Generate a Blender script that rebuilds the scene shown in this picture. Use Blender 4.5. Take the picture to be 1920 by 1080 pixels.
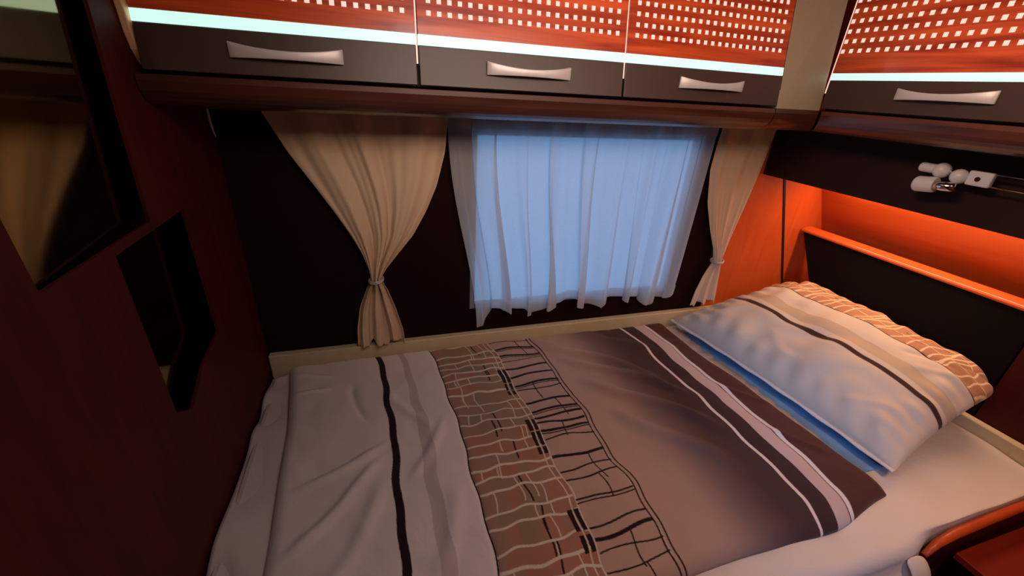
import bpy, bmesh, math, random
import numpy as np
from mathutils import Vector, Matrix
random.seed(7); rng = np.random.RandomState(11)
for o in list(bpy.data.objects): bpy.data.objects.remove(o)
SC = bpy.context.scene
COL = SC.collection
S = 1.2; EYE = 1.6                     # plan units (camera eye at 0,0,0) -> metres
def W(p): return Vector((p[0]*S, p[1]*S, EYE + p[2]*S))

# ------------------------------------------------------------------ camera
RW = [[0.95678347, -0.07747964, 0.28028966], [-0.2853606, -0.43572369, 0.85364758], [0.05598854, -0.89673952, -0.43900286]]
cam = bpy.data.cameras.new('camera'); cam.lens = 777.78/1920*36; cam.sensor_width = 36; cam.clip_start = 0.02
co = bpy.data.objects.new('camera', cam); COL.objects.link(co)
m = Matrix(((RW[0][0], -RW[0][1], -RW[0][2], 0), (RW[1][0], -RW[1][1], -RW[1][2], 0), (RW[2][0], -RW[2][1], -RW[2][2], 0), (0, 0, 0, 1)))
co.matrix_world = Matrix.Translation(W((0, 0, 0))) @ m
SC.camera = co

# ------------------------------------------------------------------ world, lights, exposure
w = bpy.data.worlds.new('world'); SC.world = w; w.use_nodes = True
w.node_tree.nodes['Background'].inputs[0].default_value = (0.22, 0.44, 0.80, 1)
w.node_tree.nodes['Background'].inputs[1].default_value = 1.2
def area(name, loc, target, sx, sy, power, col, spread=180):
    l = bpy.data.lights.new(name, 'AREA'); l.shape = 'RECTANGLE'; l.size = sx; l.size_y = sy; l.energy = power; l.color = col
    l.spread = math.radians(spread)
    o = bpy.data.objects.new(name, l); COL.objects.link(o); o.location = W(loc)
    o.rotation_euler = (W(target)-W(loc)).to_track_quat('-Z', 'Y').to_euler()
    return o
area('ceiling_light_foot', (0.35, 0.35, 0.33), (0.45, 0.75, -0.95), 0.7, 0.45, 4.3, (1.0, 0.85, 0.80))
area('warm_sheet_fill', (1.05, 0.05, 0.33), (1.35, 0.45, -0.95), 0.3, 0.3, 4.0, (1.0, 0.52, 0.29), 110)  # added warm lamp out of view, lights the near sheet
area('under_locker_light', (1.80, 0.93, -0.262), (1.72, 0.93, -0.9), 0.05, 0.85, 5.6, (1.0, 0.60, 0.34), 170)
area('locker_fill', (0.45, 0.15, 0.32), (0.5, 1.05, 0.08), 1.2, 0.35, 4.3, (1.0, 0.72, 0.55), 80)  # added lamp out of view to brighten the locker doors
area('corner_fill', (0.45, 0.55, 0.31), (1.3, 0.72, 0.12), 0.3, 0.15, 1.1, (1.0, 0.70, 0.50), 70)  # added narrow lamp for the head wall door and corner panel
area('pillow_blue_fill', (-0.15, -0.6, -0.30), (1.38, 0.86, -0.86), 0.4, 0.3, 0.8, (0.22, 0.50, 1.0), 30)  # added blue fill behind the camera, aimed at the pillow flank
bpy.data.objects['under_locker_light'].rotation_euler = (0, math.radians(6), 0)
pl = area('window_portal', (0.72, 1.40, -0.45), (0.72, 0.5, -0.45), 1.1, 0.8, 1, (1, 1, 1)); pl.data.cycles.is_portal = True
SC.view_settings.view_transform = 'Standard'; SC.view_settings.look = 'None'; SC.view_settings.gamma = 1
SC.view_settings.exposure = 0.0; SC.view_settings.use_curve_mapping = False

# ------------------------------------------------------------------ materials
def lin(c): return tuple(((v/255)/12.92 if v/255 <= .04045 else ((v/255+.055)/1.055)**2.4) for v in c)
def newmat(name):
    mt = bpy.data.materials.new(name); mt.use_nodes = True
    return mt, mt.node_tree, mt.node_tree.nodes['Principled BSDF']
def plain(name, rgb, rough=.5, metal=0, noise=0.06, scale=25, coat=0, bump=0, spec=.5):
    mt, nt, b = newmat(name); c = lin(rgb)
    tc = nt.nodes.new('ShaderNodeTexCoord'); n = nt.nodes.new('ShaderNodeTexNoise'); n.inputs['Scale'].default_value = scale; n.inputs['Detail'].default_value = 4
    nt.links.new(tc.outputs['Object'], n.inputs['Vector'])
    r = nt.nodes.new('ShaderNodeValToRGB')
    r.color_ramp.elements[0].position = .3; r.color_ramp.elements[1].position = .7
    r.color_ramp.elements[0].color = (*[v*(1-noise) for v in c], 1); r.color_ramp.elements[1].color = (*[min(1, v*(1+noise)) for v in c], 1)
    nt.links.new(n.outputs['Fac'], r.inputs['Fac']); nt.links.new(r.outputs['Color'], b.inputs['Base Color'])
    b.inputs['Roughness'].default_value = rough; b.inputs['Metallic'].default_value = metal; b.inputs['Coat Weight'].default_value = coat
    b.inputs['Specular IOR Level'].default_value = spec
    if bump:
        bp = nt.nodes.new('ShaderNodeBump'); bp.inputs['Strength'].default_value = bump; bp.inputs['Distance'].default_value = .002
        nt.links.new(n.outputs['Fac'], bp.inputs['Height']); nt.links.new(bp.outputs['Normal'], b.inputs['Normal'])
    return mt
def wood(name, dark, light, axis='X', rough=.35, coat=.3, stretch=9, scale=5.0):
    mt, nt, b = newmat(name)
    tc = nt.nodes.new('ShaderNodeTexCoord'); mp = nt.nodes.new('ShaderNodeMapping')
    sc = [scale*stretch]*3; sc['XYZ'.index(axis)] = scale*.55
    mp.inputs['Scale'].default_value = sc
    n = nt.nodes.new('ShaderNodeTexNoise'); n.inputs['Scale'].default_value = 1; n.inputs['Detail'].default_value = 5; n.inputs['Distortion'].default_value = .7
    r = nt.nodes.new('ShaderNodeValToRGB')
    r.color_ramp.elements[0].position = .33; r.color_ramp.elements[1].position = .68
    r.color_ramp.elements[0].color = (*lin(dark), 1); r.color_ramp.elements[1].color = (*lin(light), 1)
    nt.links.new(tc.outputs['Object'], mp.inputs[0]); nt.links.new(mp.outputs[0], n.inputs['Vector']); nt.links.new(n.outputs['Fac'], r.inputs['Fac'])
    nt.links.new(r.outputs['Color'], b.inputs['Base Color']); b.inputs['Roughness'].default_value = rough; b.inputs['Coat Weight'].default_value = coat
    b.inputs['Coat Roughness'].default_value = .12
    return mt
def emis(name, rgb, strength, base=None):
    mt, nt, b = newmat(name)
    b.inputs['Base Color'].default_value = (*(base or (.8, .8, .8)), 1); b.inputs['Roughness'].default_value = .4
    b.inputs['Emission Color'].default_value = (*lin(rgb), 1); b.inputs['Emission Strength'].default_value = strength
    return mt
def cloth(name, rgb=None, bump=.25, scale=500, wr=0, wrs=9, attr=False, trans=0, rough=.9):
    """woven cloth: fine weave bump plus optional wrinkle bump; colour from rgb or the printed-pattern attribute"""
    mt, nt, b = newmat(name); b.inputs['Roughness'].default_value = rough; b.inputs['Specular IOR Level'].default_value = .15
    b.inputs['Sheen Weight'].default_value = .1
    tc = nt.nodes.new('ShaderNodeTexCoord')
    n = nt.nodes.new('ShaderNodeTexNoise'); n.inputs['Scale'].default_value = scale; n.inputs['Detail'].default_value = 2
    nt.links.new(tc.outputs['Object'], n.inputs['Vector'])
    b1 = nt.nodes.new('ShaderNodeBump'); b1.inputs['Strength'].default_value = bump; b1.inputs['Distance'].default_value = .0006
    nt.links.new(n.outputs['Fac'], b1.inputs['Height'])
    last = b1
    if wr:
        n2 = nt.nodes.new('ShaderNodeTexNoise'); n2.inputs['Scale'].default_value = wrs; n2.inputs['Detail'].default_value = 4; n2.inputs['Distortion'].default_value = 1.2
        nt.links.new(tc.outputs['Object'], n2.inputs['Vector'])
        b2 = nt.nodes.new('ShaderNodeBump'); b2.inputs['Strength'].default_value = wr; b2.inputs['Distance'].default_value = .02
        nt.links.new(n2.outputs['Fac'], b2.inputs['Height']); nt.links.new(b1.outputs['Normal'], b2.inputs['Normal']); last = b2
    nt.links.new(last.outputs['Normal'], b.inputs['Normal'])
    if attr:
        a = nt.nodes.new('ShaderNodeAttribute'); a.attribute_name = 'print'
        nt.links.new(a.outputs['Color'], b.inputs['Base Color'])
    else: b.inputs['Base Color'].default_value = (*lin(rgb), 1)
    if trans:
        t = nt.nodes.new('ShaderNodeBsdfTranslucent'); t.inputs[0].default_value = (*lin(rgb), 1)
        mx = nt.nodes.new('ShaderNodeMixShader'); mx.inputs[0].default_value = trans
        nt.links.new(b.outputs[0], mx.inputs[1]); nt.links.new(t.outputs[0], mx.inputs[2])
        nt.links.new(mx.outputs[0], nt.nodes['Material Output'].inputs[0])
    return mt
M = {}
M['door_wood'] = wood('locker_cherry_wood', (150, 36, 8), (224, 92, 40), 'X', rough=.3, coat=.5)
M['door_wood_y'] = wood('locker_cherry_wood_side', (150, 36, 8), (224, 92, 40), 'Y', rough=.3, coat=.5)
M['brown'] = plain('dark_brown_laminate', (60, 40, 34), .45, noise=.05)
M['brown_dk'] = plain('dark_brown_gap', (24, 12, 10), .6)
M['pelmet'] = wood('mahogany_pelmet', (56, 24, 14), (80, 36, 22), 'X', rough=.4, coat=.25)
M['pelmet_y'] = wood('mahogany_pelmet_side', (60, 28, 20), (90, 44, 30), 'Y', rough=.4, coat=.25)
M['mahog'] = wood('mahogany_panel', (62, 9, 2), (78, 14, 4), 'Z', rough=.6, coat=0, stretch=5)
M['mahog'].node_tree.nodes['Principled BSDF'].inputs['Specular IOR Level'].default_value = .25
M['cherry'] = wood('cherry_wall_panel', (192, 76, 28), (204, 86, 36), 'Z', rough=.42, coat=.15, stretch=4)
M['cherry_y'] = wood('cherry_head_panel', (192, 76, 28), (204, 86, 36), 'Y', rough=.36, coat=.25, stretch=4)
M['wallbrown'] = plain('dark_brown_wall_covering', (31, 12, 8), .9, spec=.1, noise=.12, scale=9)
M['cream'] = plain('cream_laminate', (190, 176, 150), .5, noise=.03)
M['cream_panel'] = plain('cream_corner_laminate', (158, 142, 120), .5, noise=.03)
M['cream_rail'] = plain('cream_bed_ledge', (204, 188, 156), .5, noise=.03)
M['valance'] = plain('dark_valance_laminate', (46, 24, 16), .6, noise=.05, spec=.2)
M['leather'] = plain('dark_brown_leatherette', (12, 5, 4), .8, spec=.2, noise=.1, scale=120, bump=.2)
M['strip'] = emis('backlit_frosted_strip', (205, 250, 240), 1.0, (.25, .25, .25))
M['dots'] = emis('backlit_square_perforation', (255, 222, 204), .85, (.2, .2, .2))
M['leak'] = emis('seam_light_leak', (250, 200, 178), .9, (.3, .3, .3))  # glow painted for light leaking through the door seams
M['handle'] = plain('satin_silver_handle', (196, 188, 190), .42, metal=.25, noise=.02)
M['chrome'] = plain('polished_chrome', (225, 222, 218), .12, metal=1, noise=.01)
M['lampwhite'] = plain('white_lamp_enamel', (225, 215, 215), .35, noise=.02)
M['curtain'] = cloth('beige_curtain_cloth', (228, 200, 170), wr=.3, wrs=6, trans=.15)
M['white_sheet'] = cloth('white_cotton_sheet', (226, 216, 212), wr=.3, wrs=5)
M['printed'] = cloth('printed_bedding_cotton', attr=True, wr=.28, wrs=5)
M['floor'] = wood('floor_vinyl', (40, 14, 8), (52, 20, 12), 'X', rough=.6)  # red wood floor, shade beside the bed put into its dark colour
M['red_wood'] = wood('red_stained_wood', (128, 30, 10), (146, 40, 14), 'X', rough=.5, coat=.1)
M['warm_mould'] = plain('warm_cream_moulding', (226, 176, 128), .4, noise=.03)
M['ceil'] = plain('cream_ceiling', (225, 215, 200), .7, noise=.02)
M['chassis'] = plain('window_frame_plastic', (150, 150, 155), .5)
def mirror():
    mt, nt, b = newmat('bronze_tinted_mirror'); b.inputs['Metallic'].default_value = 1
    tc = nt.nodes.new('ShaderNodeTexCoord'); n = nt.nodes.new('ShaderNodeTexNoise'); n.inputs['Scale'].default_value = 30
    nt.links.new(tc.outputs['Object'], n.inputs['Vector'])
    r = nt.nodes.new('ShaderNodeMapRange'); r.inputs[3].default_value = .05; r.inputs[4].default_value = .09
    nt.links.new(n.outputs['Fac'], r.inputs[0]); nt.links.new(r.outputs[0], b.inputs['Roughness'])
    b.inputs['Base Color'].default_value = (.34, .26, .13, 1)
    return mt
M['mirror'] = mirror()
def sheer():
    mt, nt, b = newmat('white_sheer_voile')
    nt.nodes.remove(b); out = nt.nodes['Material Output']
    d = nt.nodes.new('ShaderNodeBsdfDiffuse'); d.inputs[0].default_value = (.75, .76, .80, 1)
    t = nt.nodes.new('ShaderNodeBsdfTranslucent'); t.inputs[0].default_value = (.82, .86, .9, 1)
    p = nt.nodes.new('ShaderNodeBsdfTransparent'); p.inputs[0].default_value = (.9, .92, .95, 1)
    tc = nt.nodes.new('ShaderNodeTexCoord'); n = nt.nodes.new('ShaderNodeTexNoise'); n.inputs['Scale'].default_value = 260
    nt.links.new(tc.outputs['Object'], n.inputs['Vector'])
    r = nt.nodes.new('ShaderNodeMapRange'); r.inputs[3].default_value = .12; r.inputs[4].default_value = .28
    nt.links.new(n.outputs['Fac'], r.inputs[0])
    m1 = nt.nodes.new('ShaderNodeMixShader'); m1.inputs[0].default_value = .55; nt.links.new(d.outputs[0], m1.inputs[1]); nt.links.new(t.outputs[0], m1.inputs[2])
    m2 = nt.nodes.new('ShaderNodeMixShader'); nt.links.new(r.outputs[0], m2.inputs[0]); nt.links.new(m1.outputs[0], m2.inputs[1]); nt.links.new(p.outputs[0], m2.inputs[2])
    nt.links.new(m2.outputs[0], out.inputs[0])
    return mt
M['sheer'] = sheer()
def glass():
    mt, nt, b = newmat('window_acrylic'); b.inputs['Transmission Weight'].default_value = 1; b.inputs['Roughness'].default_value = .02; b.inputs['IOR'].default_value = 1.1
    n = nt.nodes.new('ShaderNodeTexNoise'); n.inputs['Scale'].default_value = 3
    r = nt.nodes.new('ShaderNodeValToRGB'); r.color_ramp.elements[0].color = (.93, .96, 1, 1); r.color_ramp.elements[1].color = (1, 1, 1, 1)
    nt.links.new(n.outputs['Fac'], r.inputs['Fac']); nt.links.new(r.outputs['Color'], b.inputs['Base Color'])
    return mt
M['glass'] = glass()

# ------------------------------------------------------------------ helpers
def worldloc(o):
    v = Vector((0, 0, 0))
    while o is not None: v += o.location; o = o.parent
    return v
def mk(name, verts, faces, mats, parent=None, smooth=False, fm=None, solid=0, bevel=0, seg=2, sub=0, soff=-1):
    """link ONE mesh object; verts in plan units"""
    V = [W(p) for p in verts]
    if parent is None:
        xs = [v.x for v in V]; ys = [v.y for v in V]; zs = [v.z for v in V]
        org = Vector(((min(xs)+max(xs))/2, (min(ys)+max(ys))/2, min(zs)))
    else: org = worldloc(parent)
    me = bpy.data.meshes.new(name); me.from_pydata([v-org for v in V], [], faces)
    if not isinstance(mats, (list, tuple)): mats = [mats]
    for a in mats: me.materials.append(a)
    if fm is not None: me.polygons.foreach_set('material_index', fm)
    if smooth: me.polygons.foreach_set('use_smooth', [True]*len(me.polygons))
    me.update()
    bm = bmesh.new(); bm.from_mesh(me)
    if not solid: bmesh.ops.recalc_face_normals(bm, faces=bm.faces)
    bm.to_mesh(me); bm.free()
    o = bpy.data.objects.new(name, me); COL.objects.link(o)
    if parent is None: o.location = org
    else: o.parent = parent
    if sub:
        s = o.modifiers.new('sub', 'SUBSURF'); s.levels = sub; s.render_levels = sub
    if solid:
        s = o.modifiers.new('thick', 'SOLIDIFY'); s.thickness = solid*S; s.offset = soff
    if bevel:
        s = o.modifiers.new('bevel', 'BEVEL'); s.width = bevel*S; s.segments = seg; s.limit_method = 'ANGLE'; s.angle_limit = math.radians(35)
    return o
class MB:
    def __init__(s): s.v = []; s.f = []; s.m = []
    def add(s, v, f, mi=0):
        n = len(s.v); s.v += [tuple(p) for p in v]; s.f += [tuple(i+n for i in q) for q in f]; s.m += [mi]*len(f); return s
    def box(s, a, b, mi=0):
        x0, y0, z0 = a; x1, y1, z1 = b
        return s.add([(x0, y0, z0), (x1, y0, z0), (x1, y1, z0), (x0, y1, z0), (x0, y0, z1), (x1, y0, z1), (x1, y1, z1), (x0, y1, z1)],
                     [(0, 3, 2, 1), (4, 5, 6, 7), (0, 1, 5, 4), (1, 2, 6, 5), (2, 3, 7, 6), (3, 0, 4, 7)], mi)
    def prism(s, prof, a, b, mi=0):
        """closed profile swept straight: prof list of functions of end, a/b map (p,q)->xyz"""
        n = len(prof); v = [a(*p) for p in prof]+[b(*p) for p in prof]
        return s.add(v, [tuple(range(n))[::-1], tuple(range(n, 2*n))]+[(i, (i+1) % n, (i+1) % n+n, i+n) for i in range(n)], mi)
    def tube(s, pts, r, n=12, mi=0, cap=True):
        pts = [Vector(p) for p in pts]; rr = r if isinstance(r, (list, tuple)) else [r]*len(pts); v = []; f = []
        up = None
        for i, p in enumerate(pts):
            d = (pts[min(i+1, len(pts)-1)]-pts[max(i-1, 0)])
            if d.length < 1e-9: d = pts[-1]-pts[0]
            d.normalize()
            if up is None: up = Vector((0, 0, 1)) if abs(d.z) < .9 else Vector((1, 0, 0))
            a = d.cross(up).normalized(); up2 = a.cross(d)
            for k in range(n):
                t = 2*math.pi*k/n; v.append(p+(a*math.cos(t)+up2*math.sin(t))*rr[i])
        for i in range(len(pts)-1):
            for k in range(n): f.append((i*n+k, i*n+(k+1) % n, (i+1)*n+(k+1) % n, (i+1)*n+k))
        if cap: f.append(tuple(range(n))[::-1]); f.append(tuple(range((len(pts)-1)*n, len(pts)*n)))
        return s.add(v, f, mi)
    def ball(s, c, r, n=16, mi=0, sc=(1, 1, 1)):
        v = []; f = []
        for i in range(n//2+1):
            th = math.pi*i/(n//2)
            for k in range(n):
                ph = 2*math.pi*k/n
                v.append((c[0]+r*sc[0]*math.sin(th)*math.cos(ph), c[1]+r*sc[1]*math.sin(th)*math.sin(ph), c[2]+r*sc[2]*math.cos(th)))
        for i in range(n//2):
            for k in range(n): f.append((i*n+k, i*n+(k+1) % n, (i+1)*n+(k+1) % n, (i+1)*n+k))
        return s.add(v, f, mi)
    def build(s, name, mats, parent=None, **k): return mk(name, s.v, s.f, mats, parent, fm=s.m, **k)
def thing(name, label, cat, loc, group=None):
    o = bpy.data.objects.new(name, None); COL.objects.link(o); o.location = W(loc); o.empty_display_size = .05
    o['label'] = label; o['category'] = cat
    if group: o['group'] = group
    return o
def tag(o, label, cat, group=None):
    o['label'] = label; o['category'] = cat
    if group: o['group'] = group
    return o
def struct(o): o['kind'] = 'structure'; return o
def grid_faces(nr, nc):
    r = np.arange(nr-1)[:, None]; c = np.arange(nc-1)[None, :]; a = (r*nc+c).ravel()
    return np.stack([a, a+1, a+nc+1, a+nc], 1)
def holed(outer, holes, to3):
    """flat wall with openings: returns verts, faces (triangulated)"""
    bm = bmesh.new(); ed = []
    for loop in [outer]+holes:
        vs = [bm.verts.new(to3(*p)) for p in loop]
        for i in range(len(vs)): ed.append(bm.edges.new((vs[i], vs[(i+1) % len(vs)])))
    bmesh.ops.triangle_fill(bm, use_beauty=True, use_dissolve=False, edges=ed)
    bm.verts.ensure_lookup_table(); bm.verts.index_update()
    v = [tuple(a.co) for a in bm.verts]; f = [tuple(a.index for a in q.verts) for q in bm.faces]; bm.free()
    return v, f
def smooth01(t): t = np.clip(t, 0, 1); return t*t*(3-2*t)
def fold_noise(x, y, seeds, amp, freq):
    z = 0
    r = np.random.RandomState(seeds)
    for i in range(6):
        a = r.uniform(0, math.pi); k = freq*(1+.45*i); p = r.uniform(0, 6.28)
        z = z+amp/(1+.6*i)*np.sin(k*(x*np.cos(a)+y*np.sin(a))+p+1.5*np.sin(k*.4*(x*np.sin(a)-y*np.cos(a))+p*2))
    return z

# ------------------------------------------------------------------ room shell
XL, YB, ZF, ZC = -.425, 1.374, -EYE/S, .36
XR = 1.965; YN = -.95
struct(MB().box((XL-.15, YN-.05, ZF-.03), (XR+.06, YB+.04, ZF)).build('floor', M['floor']))
struct(MB().box((XL-.15, YN-.05, ZC), (XR+.06, YB+.04, ZC+.03)).build('ceiling', M['ceil']))
# back wall: dark covering with the window opening; the head corner is cherry wood
wx0, wx1, wz0, wz1 = .285, 1.172, -.785, -.130
v, f = holed([(XL-.15, ZF), (1.385, ZF), (1.385, ZC), (XL-.15, ZC)], [[(wx0, wz0), (wx1, wz0), (wx1, wz1), (wx0, wz1)]], lambda a, b: (a, YB, b))
bw = struct(mk('wall_back', v, [tuple(q) for q in f], M['wallbrown'], solid=.03, soff=0))
bw.location.y += .018
struct(MB().box((1.386, YB, ZF), (XR+.05, YB+.03, ZC)).build('wall_back_head', M['cherry']))
# slanted dark joint in the cherry panel
struct(MB().add([(1.617, YB-.004, -.26), (1.627, YB-.004, -.26), (1.868, YB-.004, -.85), (1.858, YB-.004, -.85),
                 (1.617, YB+.002, -.26), (1.627, YB+.002, -.26), (1.868, YB+.002, -.85), (1.858, YB+.002, -.85)],
                [(0, 1, 2, 3), (7, 6, 5, 4), (0, 4, 5, 1), (1, 5, 6, 2), (2, 6, 7, 3), (3, 7, 4, 0)]).build('trim_1', M['brown_dk']))
# window frame and pane
fr = MB()
for a, b in [((wx0-.0, YB+.004, wz0), (wx0+.02, YB+.03, wz1)), ((wx1-.02, YB+.004, wz0), (wx1, YB+.03, wz1)),
             ((wx0+.02, YB+.004, wz0), (wx1-.02, YB+.03, wz0+.02)), ((wx0+.02, YB+.004, wz1-.02), (wx1-.02, YB+.03, wz1))]: fr.box(a, b)
win = struct(fr.build('window_1', M['chassis'], bevel=.002))
MB().box((wx0+.018, YB+.014, wz0+.018), (wx1-.018, YB+.018, wz1-.018)).build('pane', M['glass'], win)
# right wall leans back behind the headboard
prof = [(1.80, ZC), (1.80, -.20), (1.975, -.548), (1.975, ZF), (2.03, ZF), (2.03, ZC)]
struct(MB().prism(prof, lambda x, z: (x, YB, z), lambda x, z: (x, YN, z)).build('wall_right', M['cherry_y']))
struct(MB().box((XL-.15, YN-.04, ZF), (XR+.05, YN, ZC)).build('wall_front', M['cream']))
# left wall with two openings that hold mirrors
hA = [(.615, -.27), (.92, -.27), (.955, .10), (.955, .30), (.60, .30)]
hB = [(.785, -.287), (1.068, -.287), (1.062, -.60), (.94, -.615), (.84, -.66), (.785, -.62)]
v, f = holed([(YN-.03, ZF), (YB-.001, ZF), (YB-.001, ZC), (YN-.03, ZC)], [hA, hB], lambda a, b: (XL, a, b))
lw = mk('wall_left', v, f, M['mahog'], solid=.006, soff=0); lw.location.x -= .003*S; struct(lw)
struct(MB().box((XL-.14, YN-.03, ZF), (XL-.11, YB, ZC)).build('wall_left_outer', M['brown_dk']))
def mirror_pane(name, poly, label):
    n = Vector((1, math.tan(math.radians(3)), -math.tan(math.radians(1))))
    c = Vector((-.453, 1.0, -.2)); cy = sum(p[0] for p in poly)/len(poly); cz = sum(p[1] for p in poly)/len(poly)
    vv = []
    for off in (0, -.006):
        for y, z in poly:
            y2 = cy+(y-cy)*1.07+(.075 if y > cy else 0); z2 = cz+(z-cz)*1.03
            x = c.x-(n.y*(y2-c.y)+n.z*(z2-c.z))+off; vv.append((x, y2, z2))
    k = len(poly)
    ff = [tuple(range(k)), tuple(range(k, 2*k))[::-1]]+[(i, (i+1) % k, (i+1) % k+k, i+k) for i in range(k)]
    return tag(mk(name, vv, ff, M['mirror']), label, 'mirror')
mirror_pane('wall_mirror', hA, 'tall dark tinted mirror on left wall reflecting the tied curtain')
mirror_pane('wall_mirror', hB, 'smaller dark tinted mirror low on left wall near the foot of the bed')
# end moulding between wall and first locker
eb = [(1.034, .34), (1.034, .094), (1.037, .046), (1.045, .02), (1.063, -.006), (1.07, -.006), (1.075, .05), (1.08, .34)]
tag(MB().prism(eb, lambda y, z: (XL+.0005, y, z), lambda y, z: (XL+.013, y, z)).build('end_moulding', M['warm_mould'], bevel=.002),
    'narrow curved cream moulding at the left end of the overhead lockers', 'moulding')

# ------------------------------------------------------------------ overhead lockers
def yfront(z): return 1.030+(z+.012)*.17
def pelmet_prof():     # (depth d behind the door line, z)
    p = [(.0, -.019), (-.004, -.030)]
    for i in range(8):
        t = math.pi/2*i/7
        p.append((.088-.090*math.cos(t)**.8, -.038-.044*math.sin(t)))
    return p+[(.16, -.086), (.16, -.019)]
def bow_handle(c, axis, parent, half=.103):
    """bow handle: concave top edge, arched away from the door"""
    n = 24; v = []; f = []
    for i in range(n+1):
        t = -1+2*i/n; a = t*half
        out = .016*(1-t*t)**.7+.006; top = .0145-.011*(1-t*t); bot = -.0135+.002*(1-t*t)
        if axis == 'X':
            P = lambda d, z: (c[0]+a, c[1]-d, c[2]+z)
        else:
            P = lambda d, z: (c[0]-d, c[1]+a, c[2]+z)
        v += [P(out, top), P(out, bot), P(max(out-.008, 0), bot), P(max(out-.008, 0), top)]
    for i in range(n):
        for k in range(4): f.append((4*i+k, 4*i+(k+1) % 4, 4*i+4+(k+1) % 4, 4*i+4+k))
    f += [(3, 2, 1, 0), (4*n, 4*n+1, 4*n+2, 4*n+3)]
    return mk('handle', v, f, M['handle'], parent, smooth=True, bevel=.0015)
def locker(x0, x1, label, hx):
    t = thing('overhead_locker', label, 'locker', ((x0+x1)/2, 1.2, -.012), None)
    g = .0028
    MB().box((x0+.001, yfront(-.01)+.062, -.016), (x1-.001, YB-.002, ZC-.004)).build('body', M['brown'], t)
    zt = .335
    def slab(z0, z1, th, out=0): # slanted slab following the door line
        y0, y1 = yfront(z0)-out, yfront(z1)-out
        return [(x0+g, y0, z0), (x1-g, y0, z0), (x1-g, y1, z1), (x0+g, y1, z1), (x0+g, y0+th, z0), (x1-g, y0+th, z0), (x1-g, y1+th, z1), (x0+g, y1+th, z1)]
    BF = [(0, 1, 2, 3), (7, 6, 5, 4), (0, 4, 5, 1), (1, 5, 6, 2), (2, 6, 7, 3), (3, 7, 4, 0)]
    d = MB(); d.add(slab(.0865, zt, .018), BF, 0)
    nx = int(round((x1-x0-.036)/.0226)); a0 = (x0+x1)/2-.0226*(nx-1)/2; hs = .0047
    for r in range(9):
        z = .1265+.0228*r
        if z > zt-.01: break
        for k in range(nx):
            a = a0+.0226*k; y0, y1 = yfront(z-hs)-.0007, yfront(z+hs)-.0007
            d.add([(a-hs, y0, z-hs), (a+hs, y0, z-hs), (a+hs, y1, z+hs), (a-hs, y1, z+hs), (a-hs, y0+.001, z-hs), (a+hs, y0+.001, z-hs), (a+hs, y1+.001, z+hs), (a-hs, y1+.001, z+hs)], BF, 1)
    door = d.build('door', [M['door_wood'], M['dots']], t)
    MB().add(slab(-.012, .0655, .018), BF).build('lower_panel', M['brown'], door, bevel=.0015)
    MB().add(slab(.066, .086, .018, .001), BF).build('light_strip', M['strip'], door)
    MB().add([(x1-.0030, yfront(.03)+.001, .03), (x1+.0005, yfront(.03)+.001, .03), (x1+.0005, yfront(zt)+.001, zt), (x1-.0030, yfront(zt)+.001, zt), (x1-.0030, yfront(.03)+.01, .03), (x1+.0005, yfront(.03)+.01, .03), (x1+.0005, yfront(zt)+.01, zt), (x1-.0030, yfront(zt)+.01, zt)], BF).build('seam_strip', M['leak' if x1 < .7 else 'brown'], t)  # seam strip; its glow imitates light leaking between the left doors
    bow_handle((hx, yfront(.03)-.001, .0305), 'X', door)
    return t
locker(-.412, .095, 'overhead locker with bow handle, left one above the tied beige curtain', -.159)
locker(.095, .601, 'middle overhead locker above the left half of the sheer curtain', .350)
locker(.601, 1.108, 'overhead locker next to the cream corner panel, above the window', .866)
# locker on the head wall
XD = 1.300
t = thing('overhead_locker', 'overhead locker on the head wall above the reading lamp', 'locker', (1.5, .75, -.012))
MB().box((XD+.02, .448, -.016), (1.795, 1.050, ZC-.004)).build('body', M['brown'], t)
ya, yb = .449, 1.053
d = MB().box((XD, ya, .0840), (XD+.018, yb, .335))
nn = 25
for r in range(8):
    z = .1395+.0245*r
    for k in range(nn):
        y = 1.045-.0241*k; hs = .0050
        if y < ya+.008 or z > .325: continue
        d.box((XD-.0007, y-hs, z-hs), (XD+.0004, y+hs, z+hs), 1)
door = d.build('door', [M['door_wood_y'], M['dots']], t)
MB().box((XD, ya, -.012), (XD+.018, yb, .0655)).build('lower_panel', M['brown'], door, bevel=.0015)
MB().box((XD-.001, ya, .0660), (XD+.018, yb, .0832)).build('light_strip', M['strip'], door)
MB().box((XD+.001, 1.0535, .03), (XD+.012, 1.0575, .335)).build('seam_strip', M['leak'], t)  # same painted glow as a bright line along this door edge
bow_handle((XD-.001, .752, .034), 'Y', door)
# a further locker beyond it, outside the frame, keeps the run closed
# cream corner filler above the pelmet
cf = MB().add([(1.110, yfront(-.012)+.004, -.0185), (1.2985, yfront(-.012)+.022, -.0185), (1.2985, yfront(.35)+.0, ZC-.002), (1.110, yfront(.35)+.0, ZC-.002),
               (1.110, 1.2, -.0185), (1.2985, 1.2, -.0185), (1.2985, 1.2, ZC-.002), (1.110, 1.2, ZC-.002)],
              [(0, 1, 2, 3), (7, 6, 5, 4), (0, 4, 5, 1), (1, 5, 6, 2), (2, 6, 7, 3), (3, 7, 4, 0)])
tag(cf.build('corner_panel', M['cream_panel'], bevel=.001), 'plain cream corner panel between the two runs of lockers', 'panel')
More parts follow.
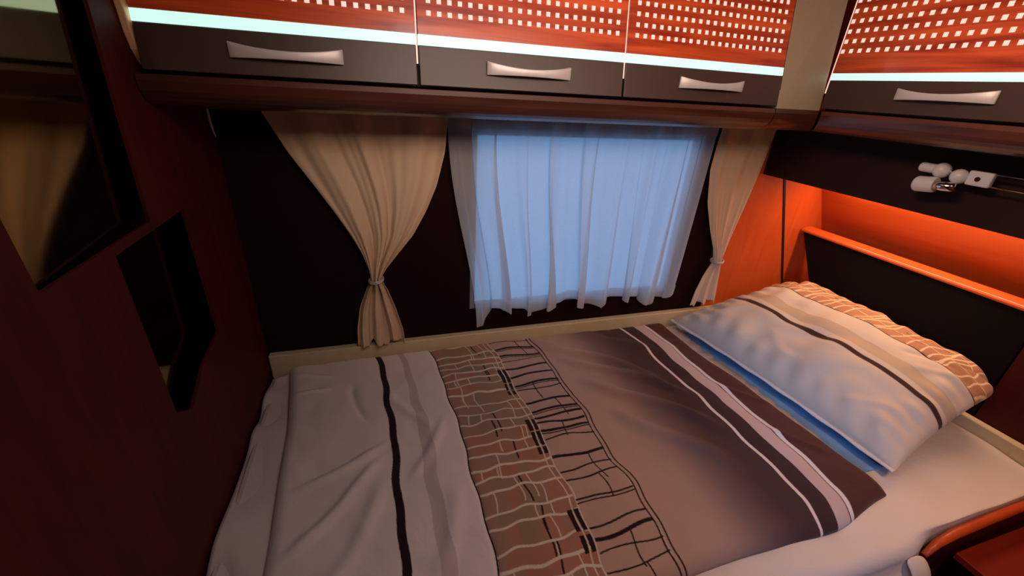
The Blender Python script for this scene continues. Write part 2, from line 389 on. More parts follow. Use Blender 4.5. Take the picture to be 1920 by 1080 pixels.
# pelmets under the lockers
pp = pelmet_prof()
tag(MB().prism(pp, lambda d_, z: (XL+.002, 1.029+d_, z), lambda d_, z: (1.1010, 1.029+d_, z)).build('locker_pelmet', M['pelmet'], smooth=False, bevel=.001),
    'long rounded dark wood pelmet under the three window-side lockers', 'pelmet')
tag(MB().prism(pp, lambda d_, z: (1.108, 1.033+d_, z), lambda d_, z: (1.2955+d_, 1.050+d_, z)).build('locker_pelmet', M['pelmet'], bevel=.001),
    'short rounded wood pelmet at the corner below the cream panel', 'pelmet')
tag(MB().prism(pp, lambda d_, z: (1.3035+d_, 1.048+d_, z), lambda d_, z: (1.3035+d_, .448, z)).build('locker_pelmet', M['pelmet_y'], bevel=.001),
    'rounded dark wood pelmet above the reading lamp on the head wall', 'pelmet')
# underside boards closing the run, valance behind the lamp
MBx = MB().box((1.508, .30, -.272), (1.524, YB-.002, -.0885))
tag(MBx.build('valance_board', M['valance'], bevel=.001), 'dark upright board behind the white reading lamp', 'board')
MB().box((1.466, .448, -.0875), (1.795, YB-.2, -.0175)).build('underside', M['brown'], t)

# ------------------------------------------------------------------ tied curtains
def tied(name, label, rows, yc, nf, tie_z, seed, tie_w, amp=.012):
    """rows: (z, left x, right x) outline"""
    t = thing(name, label, 'curtain', ((rows[-1][1]+rows[-1][2])/2, yc, rows[-1][0]))
    rows = sorted(rows, key=lambda r: -r[0]); zs = np.array([r[0] for r in rows]); l = np.array([r[1] for r in rows]); r_ = np.array([r[2] for r in rows])
    n = 150; nc = 170; Z = np.linspace(zs[0], zs[-1], n)
    Lx = np.interp(-Z, -zs, l); Rx = np.interp(-Z, -zs, r_)
    k = np.ones(5)/5
    Lx[2:-2] = np.convolve(Lx, k, 'valid'); Rx[2:-2] = np.convolve(Rx, k, 'valid')
    q = np.linspace(0, 1, nc); r = np.random.RandomState(seed); ph = r.uniform(0, 6.28, 4)
    wdt = Rx-Lx
    A = amp*np.clip(.05/np.maximum(wdt, .02), .55, 1.25)+.002
    A = np.where(Z > zs[0]-.1, A*(.35+.65*(zs[0]-Z)/.1), A)
    near = np.exp(-((Z-tie_z)/.035)**2)
    X = Lx[:, None]+wdt[:, None]*q[None]
    qq = q[None]+.03*np.sin(q[None]*9+ph[0]+Z[:, None]*5)
    Y = yc-A[:, None]*(np.sin(2*math.pi*nf*qq+ph[1])+.38*np.sin(2*math.pi*nf*1.9*qq+ph[2]+Z[:, None]*5)+.12*np.sin(2*math.pi*nf*4.3*qq+ph[3]))*(1-.6*near[:, None])
    Y -= .022*near[:, None]*np.sqrt(np.clip(1-(2*q[None]-1)**2, 0, 1))
    Z2 = Z[:, None]+0*X
    bot = smooth01((tie_z-.05-Z)/.18)[:, None]
    Z2 = Z2+bot*(.010*np.sin(q[None]*2*math.pi*2.2+ph[3])+.006*np.sin(q[None]*2*math.pi*5+ph[0]))
    v = np.stack([X, Y, Z2], -1).reshape(-1, 3)
    mk('fabric', [tuple(p) for p in v], [tuple(a) for a in grid_faces(n, nc)], M['curtain'], t, smooth=True, solid=.0015, soff=0)
    cx = (np.interp(-tie_z, -zs, l)+np.interp(-tie_z, -zs, r_))/2
    tb = MB()
    pts = [(cx+tie_w*math.cos(a), yc-.008+.026*math.sin(a), tie_z+.003*math.cos(a)) for a in np.linspace(0, 2*math.pi, 33)]
    tb.tube(pts, .0028, 8, cap=False)
    tb.tube([(p[0], p[1], p[2]-.005) for p in pts], .0028, 8, cap=False)
    tb.build('tieback', M['handle'], t, smooth=True)
    return t
tied('tied_curtain', 'large beige curtain tied in the middle, left of the sheer window curtain',
     [(-.085, -.300, .210), (-.105, -.290, .203), (-.20, -.248, .192), (-.30, -.190, .165), (-.38, -.145, .130), (-.46, -.105, .085), (-.52, -.080, .035), (-.57, -.066, -.006),
      (-.600, -.060, -.026), (-.615, -.062, -.026), (-.65, -.078, -.010), (-.72, -.106, .012), (-.80, -.122, .032), (-.865, -.126, .036)], 1.330, 3.3, -.606, 3, .023, amp=.017)
tied('tied_curtain', 'narrow beige curtain tied at its middle, right of the sheer window curtain',
     [(-.085, 1.226, 1.480), (-.125, 1.222, 1.468), (-.25, 1.218, 1.452), (-.38, 1.245, 1.432), (-.50, 1.296, 1.412), (-.58, 1.336, 1.400), (-.625, 1.348, 1.386),
      (-.645, 1.348, 1.388), (-.70, 1.322, 1.404), (-.78, 1.300, 1.416), (-.845, 1.292, 1.425)], 1.345, 2.4, -.633, 8, .026, amp=.011)

# ------------------------------------------------------------------ sheer curtain
def sheer_curtain():
    n, nc = 170, 420
    q = np.linspace(0, 1, nc)[None]; tz = np.linspace(0, 1, n)[:, None]
    zt, zb = -.095, -.795
    Lx = .205+.100*smooth01(tz)*tz**.3; Rx = 1.205-.022*tz
    X = Lx+(Rx-Lx)*q
    fold = 1.0*np.sin(2*math.pi*8.5*q+1.2*np.sin(5*q)+.6*tz)+.35*np.sin(2*math.pi*19*q+2+1.5*np.sin(7*q)+tz)+.10*np.sin(2*math.pi*37*q+tz*2)
    env = .35+.65*np.abs(np.sin(2*math.pi*1.4*q+.9))
    pr = np.random.RandomState(5)
    for cq, wq in [(.075, .016), (.155, .022), (.27, .013), (.335, .026), (.455, .018), (.52, .03), (.645, .014), (.70, .020), (.81, .026), (.885, .014), (.945, .018)]:
        d = q-cq-.012*(tz-.5)*pr.uniform(-1, 1)
        X = X-1.9*wq*(.55+.75*tz)*(d/wq)*np.exp(-(d/wq)**2)*pr.uniform(.7, 1.15)
    A = (.006+.017*tz**.7)*env
    Y = 1.350-A*fold-.004*tz
    X = X+(.006+.013*tz)*np.cos(2*math.pi*8.5*q+1.2*np.sin(5*q)+.6*tz)*np.clip(8*q*(1-q), 0, 1)
    Z = zt+(zb-zt)*tz - tz**4*(.016*np.sin(2*math.pi*3.3*q+2.4)+.010*np.sin(2*math.pi*8.5*q+.5)+.03*np.exp(-(q/.05)**2))+0*q
    v = np.stack([X, Y, Z], -1).reshape(-1, 3)
    s = mk('sheer_curtain', [tuple(p) for p in v], [tuple(a) for a in grid_faces(n, nc)], M['sheer'], smooth=True)
    tag(s, 'white sheer curtain glowing blue in front of the window', 'curtain')
    org = worldloc(s)
    # doubled hem at the bottom
    i0 = int(n*.935); H = np.stack([X[i0:], Y[i0:]-.0035, Z[i0:]], -1)
    mk('hem', [tuple(p) for p in H.reshape(-1, 3)], [tuple(a) for a in grid_faces(n-i0, nc)], M['sheer'], s, smooth=True)
    H = np.stack([X[:9], Y[:9]-.0035, Z[:9]], -1)
    mk('heading_tape', [tuple(p) for p in H.reshape(-1, 3)], [tuple(a) for a in grid_faces(9, nc)], M['sheer'], s, smooth=True)
sheer_curtain()
# small white hook in the wall corner
tag(MB().tube([(-.418, 1.345, -.085), (-.4185, 1.342, -.12), (-.417, 1.342, -.145), (-.414, 1.344, -.168)], [.003, .0032, .003, .001], 8).build('curtain_hook', M['lampwhite'], smooth=True),
    'small white curved hook hanging in the left corner under the lockers', 'hook')

# ------------------------------------------------------------------ bed
XF, XH, YW, YE, ZB = XL+.006, 1.80, 1.345, .335, -.95
bed = thing('bed', 'built-in caravan bed with cream ledges along window and head wall', 'bed', (.7, .85, ZF))
MB().box((XF+.004, YE+.03, ZF), (XH, YW-.01, -1.12)).build('base', M['mahog'], bed)
MB().box((XF+.004, YE+.03, -1.119), (XH-.015, YW-.006, -.956)).build('mattress', M['white_sheet'], bed, bevel=.02, seg=3)
MB().box((XF, YW, -1.1), (1.83, YB-.002, -.880)).build('window_ledge', M['cream_rail'], bed, bevel=.004, seg=3)
MB().box((1.80, .332, -1.1), (1.829, YW-.002, -.905)).build('head_ledge', M['cream_rail'], bed, bevel=.004, seg=3)
# headboard
hb = thing('headboard', 'near-black headboard with glossy orange wood top edge behind the pillow', 'headboard', (1.85, .95, -.95))
hp = [(1.355, -.530), (.560, -.530), (.560, -.94), (1.13, -.94)]
MB().prism(hp, lambda y, z: (1.8315, y, z), lambda y, z: (1.868, y, z)).build('panel', M['leather'], hb, bevel=.003, seg=2)
cp = [(1.829, -.5285), (1.829, -.521), (1.834, -.514), (1.868, -.505), (1.882, -.507), (1.882, -.5285)]
MB().prism(cp, lambda x, z: (x, 1.366, z), lambda x, z: (x, .35, z)).build('top_edge', M['cherry_y'], hb, bevel=.002)
tag(MB().box((1.832, .30, ZF), (1.87, .556, -.532)).build('side_panel', M['mahog'], bevel=.003), 'dark red wood panel right of the headboard behind the pillow corner', 'panel')

# fitted sheet
def fitted():
    n, nc = 260, 150
    xs = np.linspace(XF, XH-.003, n)[:, None]
    # profile from the window side, over the near edge and down
    L1 = YW-.003-YE; R = .035; drop = .13; tot = L1+R*math.pi/2+drop
    s = np.concatenate([np.linspace(0, L1, 90), L1+np.linspace(0, R*math.pi/2, 22)[1:], L1+R*math.pi/2+np.linspace(0, drop, 40)[1:]])[None]
    a = np.clip((s-L1)/R, 0, math.pi/2)
    e = np.clip(s-L1-R*math.pi/2, 0, None)
    Yc = YW-.003-np.minimum(s, L1)-R*np.sin(a); Zc = ZB-R*(1-np.cos(a))-e
    rc = .07
    nearx = np.clip((xs-(XH-rc))/rc, 0, 1)
    Y = Yc+0*xs; X = xs+0*s; Z = Zc+0*xs
    t = smooth01(e/.05)
    Y = Y-t*(.012+.010*np.sin(xs*22+2*np.sin(xs*9))*np.clip(e/.12, 0, 1)+.014*np.exp(-((e-.055)/.018)**2))
    flat = (1-np.clip((s-L1)/.02, 0, 1))
    Z = Z+flat*(.0022*np.sin(xs*31+3*np.sin(Y*9))+fold_noise(X, Y, 5, .0014, 16))
    kx = smooth01((xs-1.16)/.14); Y = Y+kx*(np.maximum(Y, YE-.006)-Y)
    footw = np.exp(-((xs-XF)/.05)**2)
    Z = Z+flat*footw*(.010*np.sin(Y*26+1.5*np.sin(Y*11))-.012)
    v = np.stack([X, Y, Z], -1).reshape(-1, 3)
    o = mk('fitted_sheet', [tuple(p) for p in v], [tuple(q) for q in grid_faces(n, s.shape[1])], M['white_sheet'], smooth=True, solid=.002, soff=0)
    return tag(o, 'white fitted sheet stretched over the mattress, visible round the duvet', 'sheet')
fitted()
# plain light blue strip filling the gap between duvet and pillow
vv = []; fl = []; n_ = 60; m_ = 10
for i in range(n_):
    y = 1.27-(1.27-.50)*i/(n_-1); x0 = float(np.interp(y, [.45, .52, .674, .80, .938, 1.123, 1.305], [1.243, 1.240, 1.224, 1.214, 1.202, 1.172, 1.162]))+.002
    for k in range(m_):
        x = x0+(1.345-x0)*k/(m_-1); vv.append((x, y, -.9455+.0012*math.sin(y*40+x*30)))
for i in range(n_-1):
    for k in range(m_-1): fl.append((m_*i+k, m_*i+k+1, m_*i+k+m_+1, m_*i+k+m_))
M['blue_strip'] = cloth('light_blue_strip', (126, 170, 222))
tag(mk('blue_strip', vv, fl, M['blue_strip'], smooth=True, solid=.002, soff=0), 'light blue strip between duvet edge and pillow', 'cloth')
# strap loop hanging from the near side of the bed
def ribbon(name, pts, w, mat, label=None, cat=None, parent=None):
    v = []; f = []
    for p in pts: v += [(p[0]-w/2, p[1], p[2]), (p[0]+w/2, p[1]-.002, p[2]+.003)]
    for i in range(len(pts)-1): f.append((2*i, 2*i+1, 2*i+3, 2*i+2))
    o = mk(name, v, f, mat, parent, smooth=True, solid=.003, soff=0, sub=2)
    return tag(o, label, cat) if label else o
ribbon('strap', [(1.165, .300, -.975), (1.166, .282, -.985), (1.166, .262, -1.01), (1.160, .255, -1.05), (1.148, .252, -1.10), (1.125, .256, -1.17)], .055, M['white_sheet'],
       'white fabric strap hanging down from the near edge of the bed', 'strap')

# ------------------------------------------------------------------ duvet with its printed pattern
def lerp_c(a, b, t): return a+(b-a)*t[..., None]
WHITE = np.array(lin((222, 212, 210))); GREY = np.array(lin((196, 182, 182))); BLK = np.array(lin((38, 24, 24)))
BROWN = np.array(lin((158, 122, 108))); REDB = np.array(lin((168, 116, 98))); OLIVE = np.array(lin((146, 124, 104)))
TAUPE = np.array(lin((182, 152, 140))); TAUPE2 = np.array(lin((148, 122, 116))); DKT = np.array(lin((70, 50, 50))); DBR = np.array(lin((80, 47, 38)))
CREAML = np.array(lin((214, 200, 184)))
def paint_duvet(U, V):
    """U along the bed, V across it (1.34 at the window side)"""
    c = np.empty(U.shape+(3,)); c[:] = WHITE
    def band(a, b, col, soft=.0012):
        k = smooth01((U-a)/soft+.5)*smooth01((b-U)/soft+.5)
        c[:] = c*(1-k[..., None])+np.asarray(col)*k[..., None]
    def mask(k, col): c[:] = c*(1-k[..., None])+np.asarray(col)*k[..., None]
    wob = .004*np.sin(V*23)+.0025*np.sin(V*51+1)
    band(-.076, -.056, BLK)
    band(.004+0*V, .024+.014*smooth01((1.33-V)/.5), GREY)
    # brown grid band
    t0 = .121; w0 = .347; b0 = .508
    band(t0, w0, BROWN)
    r = np.random.RandomState(4)
    lines = []; v = 1.325
    while v > .38: lines.append((v, r.uniform(.0020, .0042), r.rand())); v -= r.choice([.012, .034, .042, .05, .058], p=[.16, .24, .26, .2, .14])
    inb = (smooth01((U-t0)/.001)*smooth01((w0-U)/.001))
    def wavy(v0, k): return v0+.0036*np.sin(U*(30+20*k)+k*37)+.0022*np.sin(U*83+k*91)+.03*(U-t0)*(k-.3)*.6
    for i, (v0, th, k) in enumerate(lines[:-1]):   # patches between lines
        v1 = lines[i+1][0]
        for j in range(3):
            ua = t0+(w0-t0)*r.uniform(0, .8); ub = ua+r.uniform(.05, .13)
            m_ = (U > ua)*(U < min(ub, w0))*(V < wavy(v0, k))*(V > wavy(v1, lines[i+1][2]))
            mask(m_*.85, REDB if (r.rand() < .3+.5*(v0 < .95)) else OLIVE)
    for i, (v0, th, k) in enumerate(lines[:-1]):
        v1 = lines[i+1][0]
        if v0-v1 < .02: continue
        for j in range(r.randint(1, 3)):
            ua = t0+(w0-t0)*r.uniform(.12, .9)
            m_ = smooth01((.0016-np.abs(U-ua-.003*np.sin(V*60)))/.0012+.5)*(V < wavy(v0, k))*(V > wavy(v1-(.04 if r.rand() < .4 else 0), k))
            mask(m_*inb, CREAML)
        if r.rand() < .5:
            ua = t0+(w0-t0)*r.uniform(.2, .75)
            m_ = smooth01((.0024-np.abs(U-ua-wob))/.0012+.5)*(V < v0)*(V > v1-r.uniform(0, .05))
            mask(m_*inb, BLK)
    # pinkish ground of the black-line band
    band(w0, b0, TAUPE)
    for i, (v0, th, k) in enumerate(lines[:-1]):
        m_ = smooth01((th-np.abs(V-wavy(v0, k)))/.0014+.5)*inb
        mask(m_, CREAML)
    # black blocks beside the white double line
    for a, b in [(1.155, 1.085), (1.08, 1.045), (.895, .845), (.84, .79), (.785, .76), (.585, .53), (.52, .48), (1.04, 1.02)]:
        for q in (0, 1):
            m_ = (U > w0-.030+q*.0165)*(U < w0-.016+q*.0165)*(V < a)*(V > b); mask(m_*1.0, BLK)
    band(t0-.002, t0+.004, BLK)
    for du in (-.016, .001): mask(smooth01((.0017-np.abs(U-w0-du-wob*.6))/.0012+.5), CREAML)
    # black line band
    v = 1.318; r = np.random.RandomState(21); inb2 = smooth01((U-w0-.002)/.001)*smooth01((b0+.006-U)/.001)
    while v > .38:
        k = r.rand(); th = r.choice([.0020, .0026, .0048])
        c0 = v+.004*np.sin(U*34+k*20)+(U-w0)*.05*(k-.1)
        mask(smooth01((th-np.abs(V-c0))/.0014+.5)*inb2, BLK)
        if r.rand() < .35: mask(smooth01((.002-np.abs(V-c0+.010))/.0014+.5)*inb2, BLK)
        if r.rand() < .4:
            ua = r.uniform(.40, .46); m_ = smooth01((.0019-np.abs(U-ua-wob))/.0012+.5)*(V < v)*(V > v-r.uniform(.05, .11)); mask(m_, BLK)
        v -= r.choice([.03, .045, .06, .07])
    # taupe ground fading to dark, printed
    g = smooth01((U-b0)/(.93-b0)); k = smooth01((U-b0)/.002)
    gr = lerp_c(TAUPE, TAUPE2, smooth01(g*1.6)); gr = gr*(1-smooth01((g-.25)/.75)[..., None])+DKT*smooth01((g-.25)/.75)[..., None]
    c[:] = c*(1-k[..., None])+gr*k[..., None]
    for du, th in ((0, .0022), (.014, .0022)): mask(smooth01((th-np.abs(U-b0-du-wob*.8))/.0014+.5), BLK)
    band(.930, .941, WHITE); band(.941, .998, np.array(lin((62, 42, 42)))); band(.998, 1.062, np.array(lin((196, 176, 178))))
    band(1.046, 1.0505, BLK); band(1.0505, 1.062, WHITE); band(1.062, 1.6, DBR)
    return c
def color_mesh(name, X, Y, Z, C, mat, parent=None, close=None):
    pts = np.stack([X*S, Y*S, EYE+Z*S], -1).reshape(-1, 3)
    if parent is None: org = np.array([(pts[:, 0].min()+pts[:, 0].max())/2, (pts[:, 1].min()+pts[:, 1].max())/2, pts[:, 2].min()])
    else: org = np.array(worldloc(parent))
    fc = grid_faces(*X.shape); me = bpy.data.meshes.new(name)
    me.vertices.add(len(pts)); me.vertices.foreach_set('co', (pts-org).astype(np.float32).ravel())
    me.loops.add(fc.size); me.loops.foreach_set('vertex_index', fc.astype(np.int32).ravel())
    me.polygons.add(len(fc)); me.polygons.foreach_set('loop_start', np.arange(0, fc.size, 4, dtype=np.int32))
    me.update(calc_edges=True)
    me.polygons.foreach_set('use_smooth', [True]*len(fc)); me.materials.append(mat)
    a = me.color_attributes.new('print', 'FLOAT_COLOR', 'POINT')
    a.data.foreach_set('color', np.concatenate([C.reshape(-1, 3), np.ones((len(pts), 1))], 1).astype(np.float32).ravel())
    o = bpy.data.objects.new(name, me); COL.objects.link(o)
    if parent is None: o.location = Vector(org)
    else: o.parent = parent
    return o
def seg_ridge(X, Y, a, b, w, h):
    """soft fold along the segment a-b"""
    ax, ay = a; bx, by = b; L = math.hypot(bx-ax, by-ay); ux, uy = (bx-ax)/L, (by-ay)/L
    s = (X-ax)*ux+(Y-ay)*uy; d = -(X-ax)*uy+(Y-ay)*ux+.012*np.sin(s*14)
    t = smooth01(s/(.25*L))*smooth01((L-s)/(.3*L))
    return h*t*np.exp(-(d/w)**2)
def duvet():
    nx, ny = 980, 560
    a = np.linspace(0, 1, nx)[None]; b = np.linspace(0, 1, ny)[:, None]
    ymax, ymin = 1.340, .392
    Yc = ymax+(ymin-ymax)*b+0*a
    yy = np.array([.3, .45, .52, .674, .80, .938, 1.123, 1.305, 1.36]); rr = np.array([1.250, 1.252, 1.243, 1.222, 1.212, 1.200, 1.170, 1.160, 1.158])
    ly = np.array([.3, .61, .704, .849, 1.037, 1.238, 1.36]); ll = np.array([-.295, -.297, -.30, -.31, -.318, -.342, -.362])
    Rr = np.interp(Yc, yy, rr); Ll = np.interp(Yc, ly, ll)
    X = Ll+(Rr-Ll)*a
    # rounded near corners and a slightly wavy near edge
    dr = np.clip((a-.94)/.06, 0, 1); Y = Yc+smooth01((.3-(1-b))/.3)*(.003*dr**4+.004*np.sin(X*11))
    Y = Y+.032*smooth01((X-1.0)/.24)*b**3
    X = X+.003*np.sin(Y*37)*smooth01((a-.9)/.1)
    sh = .052*(1-np.exp(-np.clip(1.34-Y, 0, None)/.28))
    U = X-sh+.003*np.sin(Y*19)+.0022*np.sin(Y*43+X*5)
    U = U+.03*smooth01((.47-Y)/.09)*smooth01((X-.9)/.1)
    C = paint_duvet(U, Y)
    # cream inner lining edge along the head end
    k = smooth01((X-(Rr-.009))/.001)*smooth01((Y-.62)/.03); C = C*(1-k[..., None])+CREAML*k[..., None]
    dx = np.minimum((X-Ll), (Rr-X)); dy = np.minimum(Yc-ymin, .2); dyw = ymax-Yc
    ed = np.sqrt(np.clip(1-(1-np.clip(dx/.03, 0, 1))**2, 0, 1))*np.sqrt(np.clip(1-(1-np.clip(dy/.035, 0, 1))**2, 0, 1))*np.sqrt(np.clip(1-(1-np.clip(dyw/.02, 0, 1))**2, 0, 1))
    T = .028
    F = fold_noise(X, Y, 2, .0030, 9)+fold_noise(X, Y, 9, .0009, 34)
    R = [((.50, 1.32), (.95, .95), .020, .024), ((.56, 1.20), (1.0, .86), .018, .020), ((.60, 1.06), (.98, .70), .022, .024), ((.64, .90), (.90, .55), .026, .020),
         ((.72, 1.33), (1.0, 1.12), .03, .010), ((-.28, .80), (-.02, .90), .012, .010), ((-.28, .62), (-.03, .86), .014, .012), ((-.20, .50), (-.02, .80), .02, .010),
         ((-.15, 1.2), (-.09, .98), .012, -.008), ((-.05, 1.15), (.10, .9), .016, .008), ((.0, .75), (.14, .98), .014, .008), ((.04, .5), (.14, .75), .02, .008),
         ((-.33, 1.28), (-.2, 1.25), .008, .006), ((-.33, 1.17), (-.2, 1.19), .008, .005), ((1.07, .95), (1.22, .75), .012, .007), ((1.08, .70), (1.22, .56), .012, .007),
         ((.16, 1.18), (.34, 1.05), .02, .007), ((.18, .95), (.50, .80), .03, .006)]
    for q in R: F = F+seg_ridge(X, Y, *q)
    # stitched seams pull the cloth down slightly
    F = F-.004*np.exp(-((U-.121)/.006)**2)-.003*np.exp(-((U-1.05)/.008)**2)
    Z = -.9495+ed*(T+F)
    top = color_mesh('duvet', X, Y, Z, C, M['printed'])
    s = top.modifiers.new('thick', 'SOLIDIFY'); s.thickness = .004; s.offset = -1
    tag(top, 'duvet with cream, brown and taupe bands and line pattern spread over the bed', 'duvet')
    org = top
    # cream lining edge showing at the head end
    vv = []; fl = []; nn_ = 90
    for i in range(nn_):
        y = 1.325-(1.325-.62)*i/(nn_-1); t_ = i/(nn_-1)
        x = float(np.interp(y, yy, rr)); wd = (.026+.036*(1-t_)**1.2)*(1+.12*math.sin(i*.7)+.06*math.sin(i*1.9)); z = -.9485
        vv += [(x-.012, y, -.937), (x+.004, y, -.9405), (x+wd, y, -.9405+.002*math.sin(i*.9))]
    for i in range(nn_-1):
        for k in (0, 1): fl.append((3*i+k, 3*i+k+1, 3*i+k+4, 3*i+k+3))
    mk('lining', vv, fl, M['white_sheet'], top, smooth=True, solid=.0025, soff=0)['label'] = 'cream lining edge of the duvet'
duvet()

# ------------------------------------------------------------------ pillow
def pillow():
    A = Vector((1.195, 1.318, -.900)); B = Vector((1.800, 1.268, -.722)); Cc = Vector((1.812, .520, -.745)); D = Vector((1.312, .462, -.908))
    n = 260
    s = np.linspace(0, 1, n)[None, :, None]; t = np.linspace(0, 1, n+80)[:, None, None]   # s: left->headboard, t: window->near
    P = (1-s)*(1-t)*np.array(A)+s*(1-t)*np.array(B)+s*t*np.array(Cc)+(1-s)*t*np.array(D)
    s = s[..., 0]; t = t[..., 0]; sx = 2*s-1; tx = 2*t-1
    prof = (np.clip(1-np.abs(sx)**2.6, 0, 1)**.55)*(np.clip(1-np.abs(tx)**3.2, 0, 1)**.5)
    # rounded corners on the headboard side
    ex = np.clip((sx-.62)/.38, 0, 1); ey = np.clip((np.abs(tx)-.72)/.28, 0, 1); rad = np.sqrt(ex**2+ey**2); sq = np.maximum(ex, ey)
    kk = np.where(rad > 1e-6, sq/np.maximum(rad, 1e-6), 1)
    P[..., 0] -= .19*.61*ex*(1-kk); P[..., 1] -= np.sign(tx)*-.14*.78*ey*(1-kk); P[..., 2] -= .06*ex*(1-kk)
    # sides pull in between the corners
    P[..., 0] += .020*(1-tx**2)*np.clip(-sx, 0, 1)**3*1.0-.012*(1-tx**2)*np.clip(sx, 0, 1)**3
    P[..., 1] += (-.022*np.clip(-tx, 0, 1)**3+.018*np.clip(tx, 0, 1)**3)*(1-sx**2)
    nrm = Vector((-.30, 0, .95)).normalized()
    edgew = np.clip(1-prof, 0, 1)
    wr = fold_noise(s*.6, t*.8, 14, .0028, 22)*np.clip(prof*2, 0, 1)
    rip = .005*np.sin(s*70+3*np.sin(t*5))*np.exp(-((np.abs(tx)-.9)/.12)**2)*prof+.0055*np.sin(t*62+2*np.sin(s*7))*np.exp(-((np.abs(sx)-.86)/.16)**2)*prof
    H = (.100+.012*np.sin(t*9+s*4)*(1-s))*prof+wr*1.5+rip*1.5
    for q in [((.10, .12), (.42, .2), .02, .006), ((.06, .75), (.3, .93), .02, .007), ((.62, .72), (.80, .93), .018, -.008), ((.55, .8), (.72, .95), .018, .006), ((.14, .55), (.3, .35), .03, .005)]:
        H = H+seg_ridge(s+0*t, t+0*s, *q)*prof
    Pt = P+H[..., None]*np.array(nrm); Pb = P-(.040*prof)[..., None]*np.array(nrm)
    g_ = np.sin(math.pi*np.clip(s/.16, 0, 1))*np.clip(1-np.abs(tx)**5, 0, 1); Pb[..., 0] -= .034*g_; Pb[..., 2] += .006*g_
    # print
    sp = s+.012*np.sin(t*6)+0*t
    C = np.empty(Pt.shape); C[:] = np.array(lin((208, 194, 180)))
    def mask(k, col): C[:] = C*(1-k[..., None])+np.asarray(col)*k[..., None]
    def band(a, b, col, soft=.003): mask(smooth01((sp-a)/soft+.5)*smooth01((b-sp)/soft+.5), col)
    band(.395, .43, np.array(lin((66, 42, 34)))); band(.47, .56, np.array(lin((190, 170, 148)))); 
    PLB = np.array(lin((172, 124, 96))); band(.70, 1.2, PLB)
    r = np.random.RandomState(3); v = .02
    while v < 1:
        k = r.rand(); c0 = v+.008*np.sin(s*20+k*9)+(s-.7)*.1
        mask(smooth01((.0035-np.abs(t-c0))/.002+.5)*(sp > .702), np.array(lin((232, 200, 165))))
        if r.rand() < .45:
            ua = r.uniform(.75, .95); mask(smooth01((.003-np.abs(sp-ua))/.002+.5)*(t > v)*(t < v+r.uniform(.03, .08)), BLK if r.rand() < .5 else np.array(lin((232, 200, 165))))
        v += r.choice([.018, .04, .055])
    for ua in (.80, .90): mask(smooth01((.003-np.abs(sp-ua-.004*np.sin(t*30)))/.002+.5)*(t > .05), np.array(lin((226, 192, 158)))*.95)
    band(.697, .704, BLK)
    Cb = np.empty(Pb.shape); Cb[:] = np.array(lin((70, 50, 46)))  # dark reverse cloth; shade under the pillow is put into this colour
    o = thing('pillow', 'striped cream and brown pillow leaning on the headboard', 'pillow', (1.5, .9, -.93))
    color_mesh('pillowcase', Pt[..., 0], Pt[..., 1], Pt[..., 2], C, M['printed'], o)
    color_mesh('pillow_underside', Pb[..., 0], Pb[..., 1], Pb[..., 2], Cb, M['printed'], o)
    # flange along the open end
    nf = 120; fl = []
    for i in range(nf):
        tt = i/(nf-1); p = Vector(P[int(tt*(n+79)), 0]); d_ = Vector((-.012, 0, -.004+.002*math.sin(tt*40)))
        fl += [tuple(p), tuple(p+d_)]
    mk('flange', fl, [(2*i, 2*i+1, 2*i+3, 2*i+2) for i in range(nf-1)], M['white_sheet'], o, smooth=True, solid=.004, soff=0)
pillow()

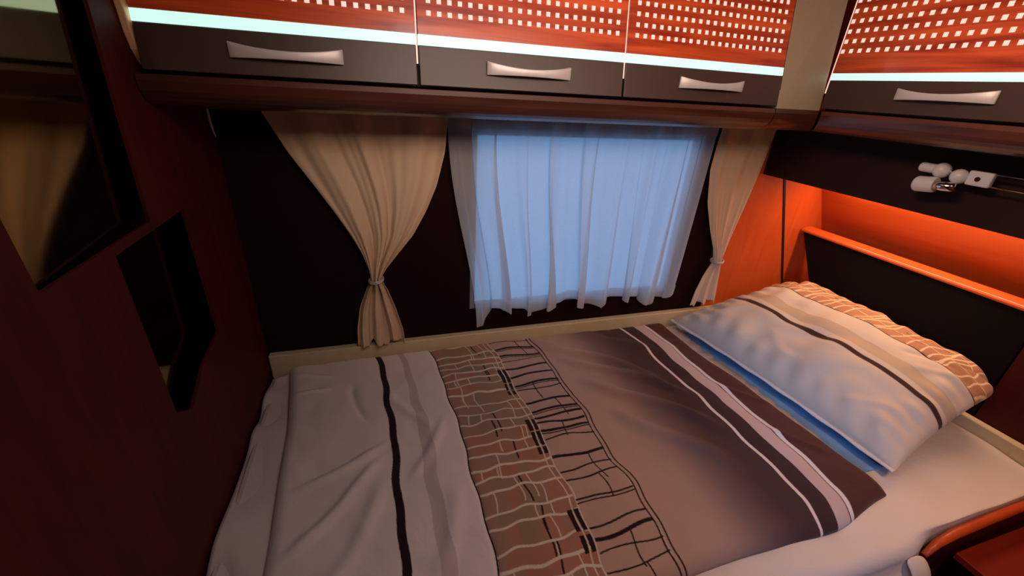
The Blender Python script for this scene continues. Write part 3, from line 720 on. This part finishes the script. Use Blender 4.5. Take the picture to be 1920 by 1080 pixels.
# ------------------------------------------------------------------ reading lamp on its twin rail
lp = thing('reading_lamp', 'white jointed reading lamp on twin chrome rods below the head wall locker', 'lamp', (1.47, .70, -.2))
xr = 1.455
rl = MB()
for z in (-.1325, -.1625): rl.tube([(xr, .665, z), (xr, .30, z)], .0022, 10)
rl.build('rods', M['chrome'], lp, smooth=True)
MB().box((xr-.008, .655, -.166), (xr+.008, .705, -.130)).build('bracket', M['lampwhite'], lp, bevel=.004, seg=3)
MB().tube([(xr-.0085, .682, -.149), (xr-.006, .682, -.149)], .006, 16).build('screw', M['valance'], lp, smooth=False)
MB().ball((xr-.004, .722, -.150), .019, 24).build('joint_ball', M['lampwhite'], lp, smooth=True)
MB().tube([(xr-.004, .735, -.143), (xr+.004, .752, -.140)], .004, 10).build('joint_pin', M['chrome'], lp, smooth=True)
MB().ball((xr+.004, .768, -.143), .020, 24).build('joint_ball', M['lampwhite'], lp, smooth=True)
MB().tube([(xr+.004, .780, -.142), (xr+.010, .820, -.142)], .0125, 20).build('wall_mount', M['lampwhite'], lp, smooth=False, bevel=.002)
MB().tube([(xr-.016, .712, -.176), (xr-.016, .762, -.182)], .0120, 20).build('neck', M['chrome'], lp, smooth=True)
hd = MB().tube([(xr-.010, .758, -.180), (xr-.010, .768, -.181), (xr-.010, .800, -.185), (xr-.010, .806, -.1855)], [.0195, .0208, .0208, .018], 28).build('lamp_head', M['lampwhite'], lp, smooth=False, bevel=.002)
MB().ball((xr-.0285, .775, -.181), .002, 10).build('switch', M['valance'], hd, smooth=True)

# ------------------------------------------------------------------ wooden bedside at the lower right
bs = thing('bedside_shelf', 'red wood bedside shelf with rounded rim at the near right of the bed', 'shelf', (1.6, .2, ZF))
MB().box((1.385, .03, -1.07), (1.80, .2985, -1.05)).build('shelf_board', M['red_wood'], bs, bevel=.002)
MB().box((1.50, .03, ZF+.001), (1.52, .2985, -1.071)).build('support', M['mahog'], bs)
rim = [(1.235, .303, -1.005), (1.28, .309, -.986), (1.34, .312, -.976), (1.48, .314, -.971), (1.62, .315, -.969), (1.82, .316, -.967)]
MB().tube(rim, [.007, .010, .012, .012, .012, .012], 14).build('rim', M['cherry'], bs, smooth=True)
v = []; f = []
for i, p in enumerate(rim): v += [(p[0], p[1]-.004, p[2]), (p[0], p[1]+.008, p[2]), (p[0], p[1]+.008, ZF+.001), (p[0], p[1]-.004, ZF+.001)]
for i in range(len(rim)-1):
    for k in range(4): f.append((4*i+k, 4*i+(k+1) % 4, 4*i+4+(k+1) % 4, 4*i+4+k))
f += [(3, 2, 1, 0), tuple(4*(len(rim)-1)+k for k in range(4))]
mk('apron', v, f, M['mahog'], bs)
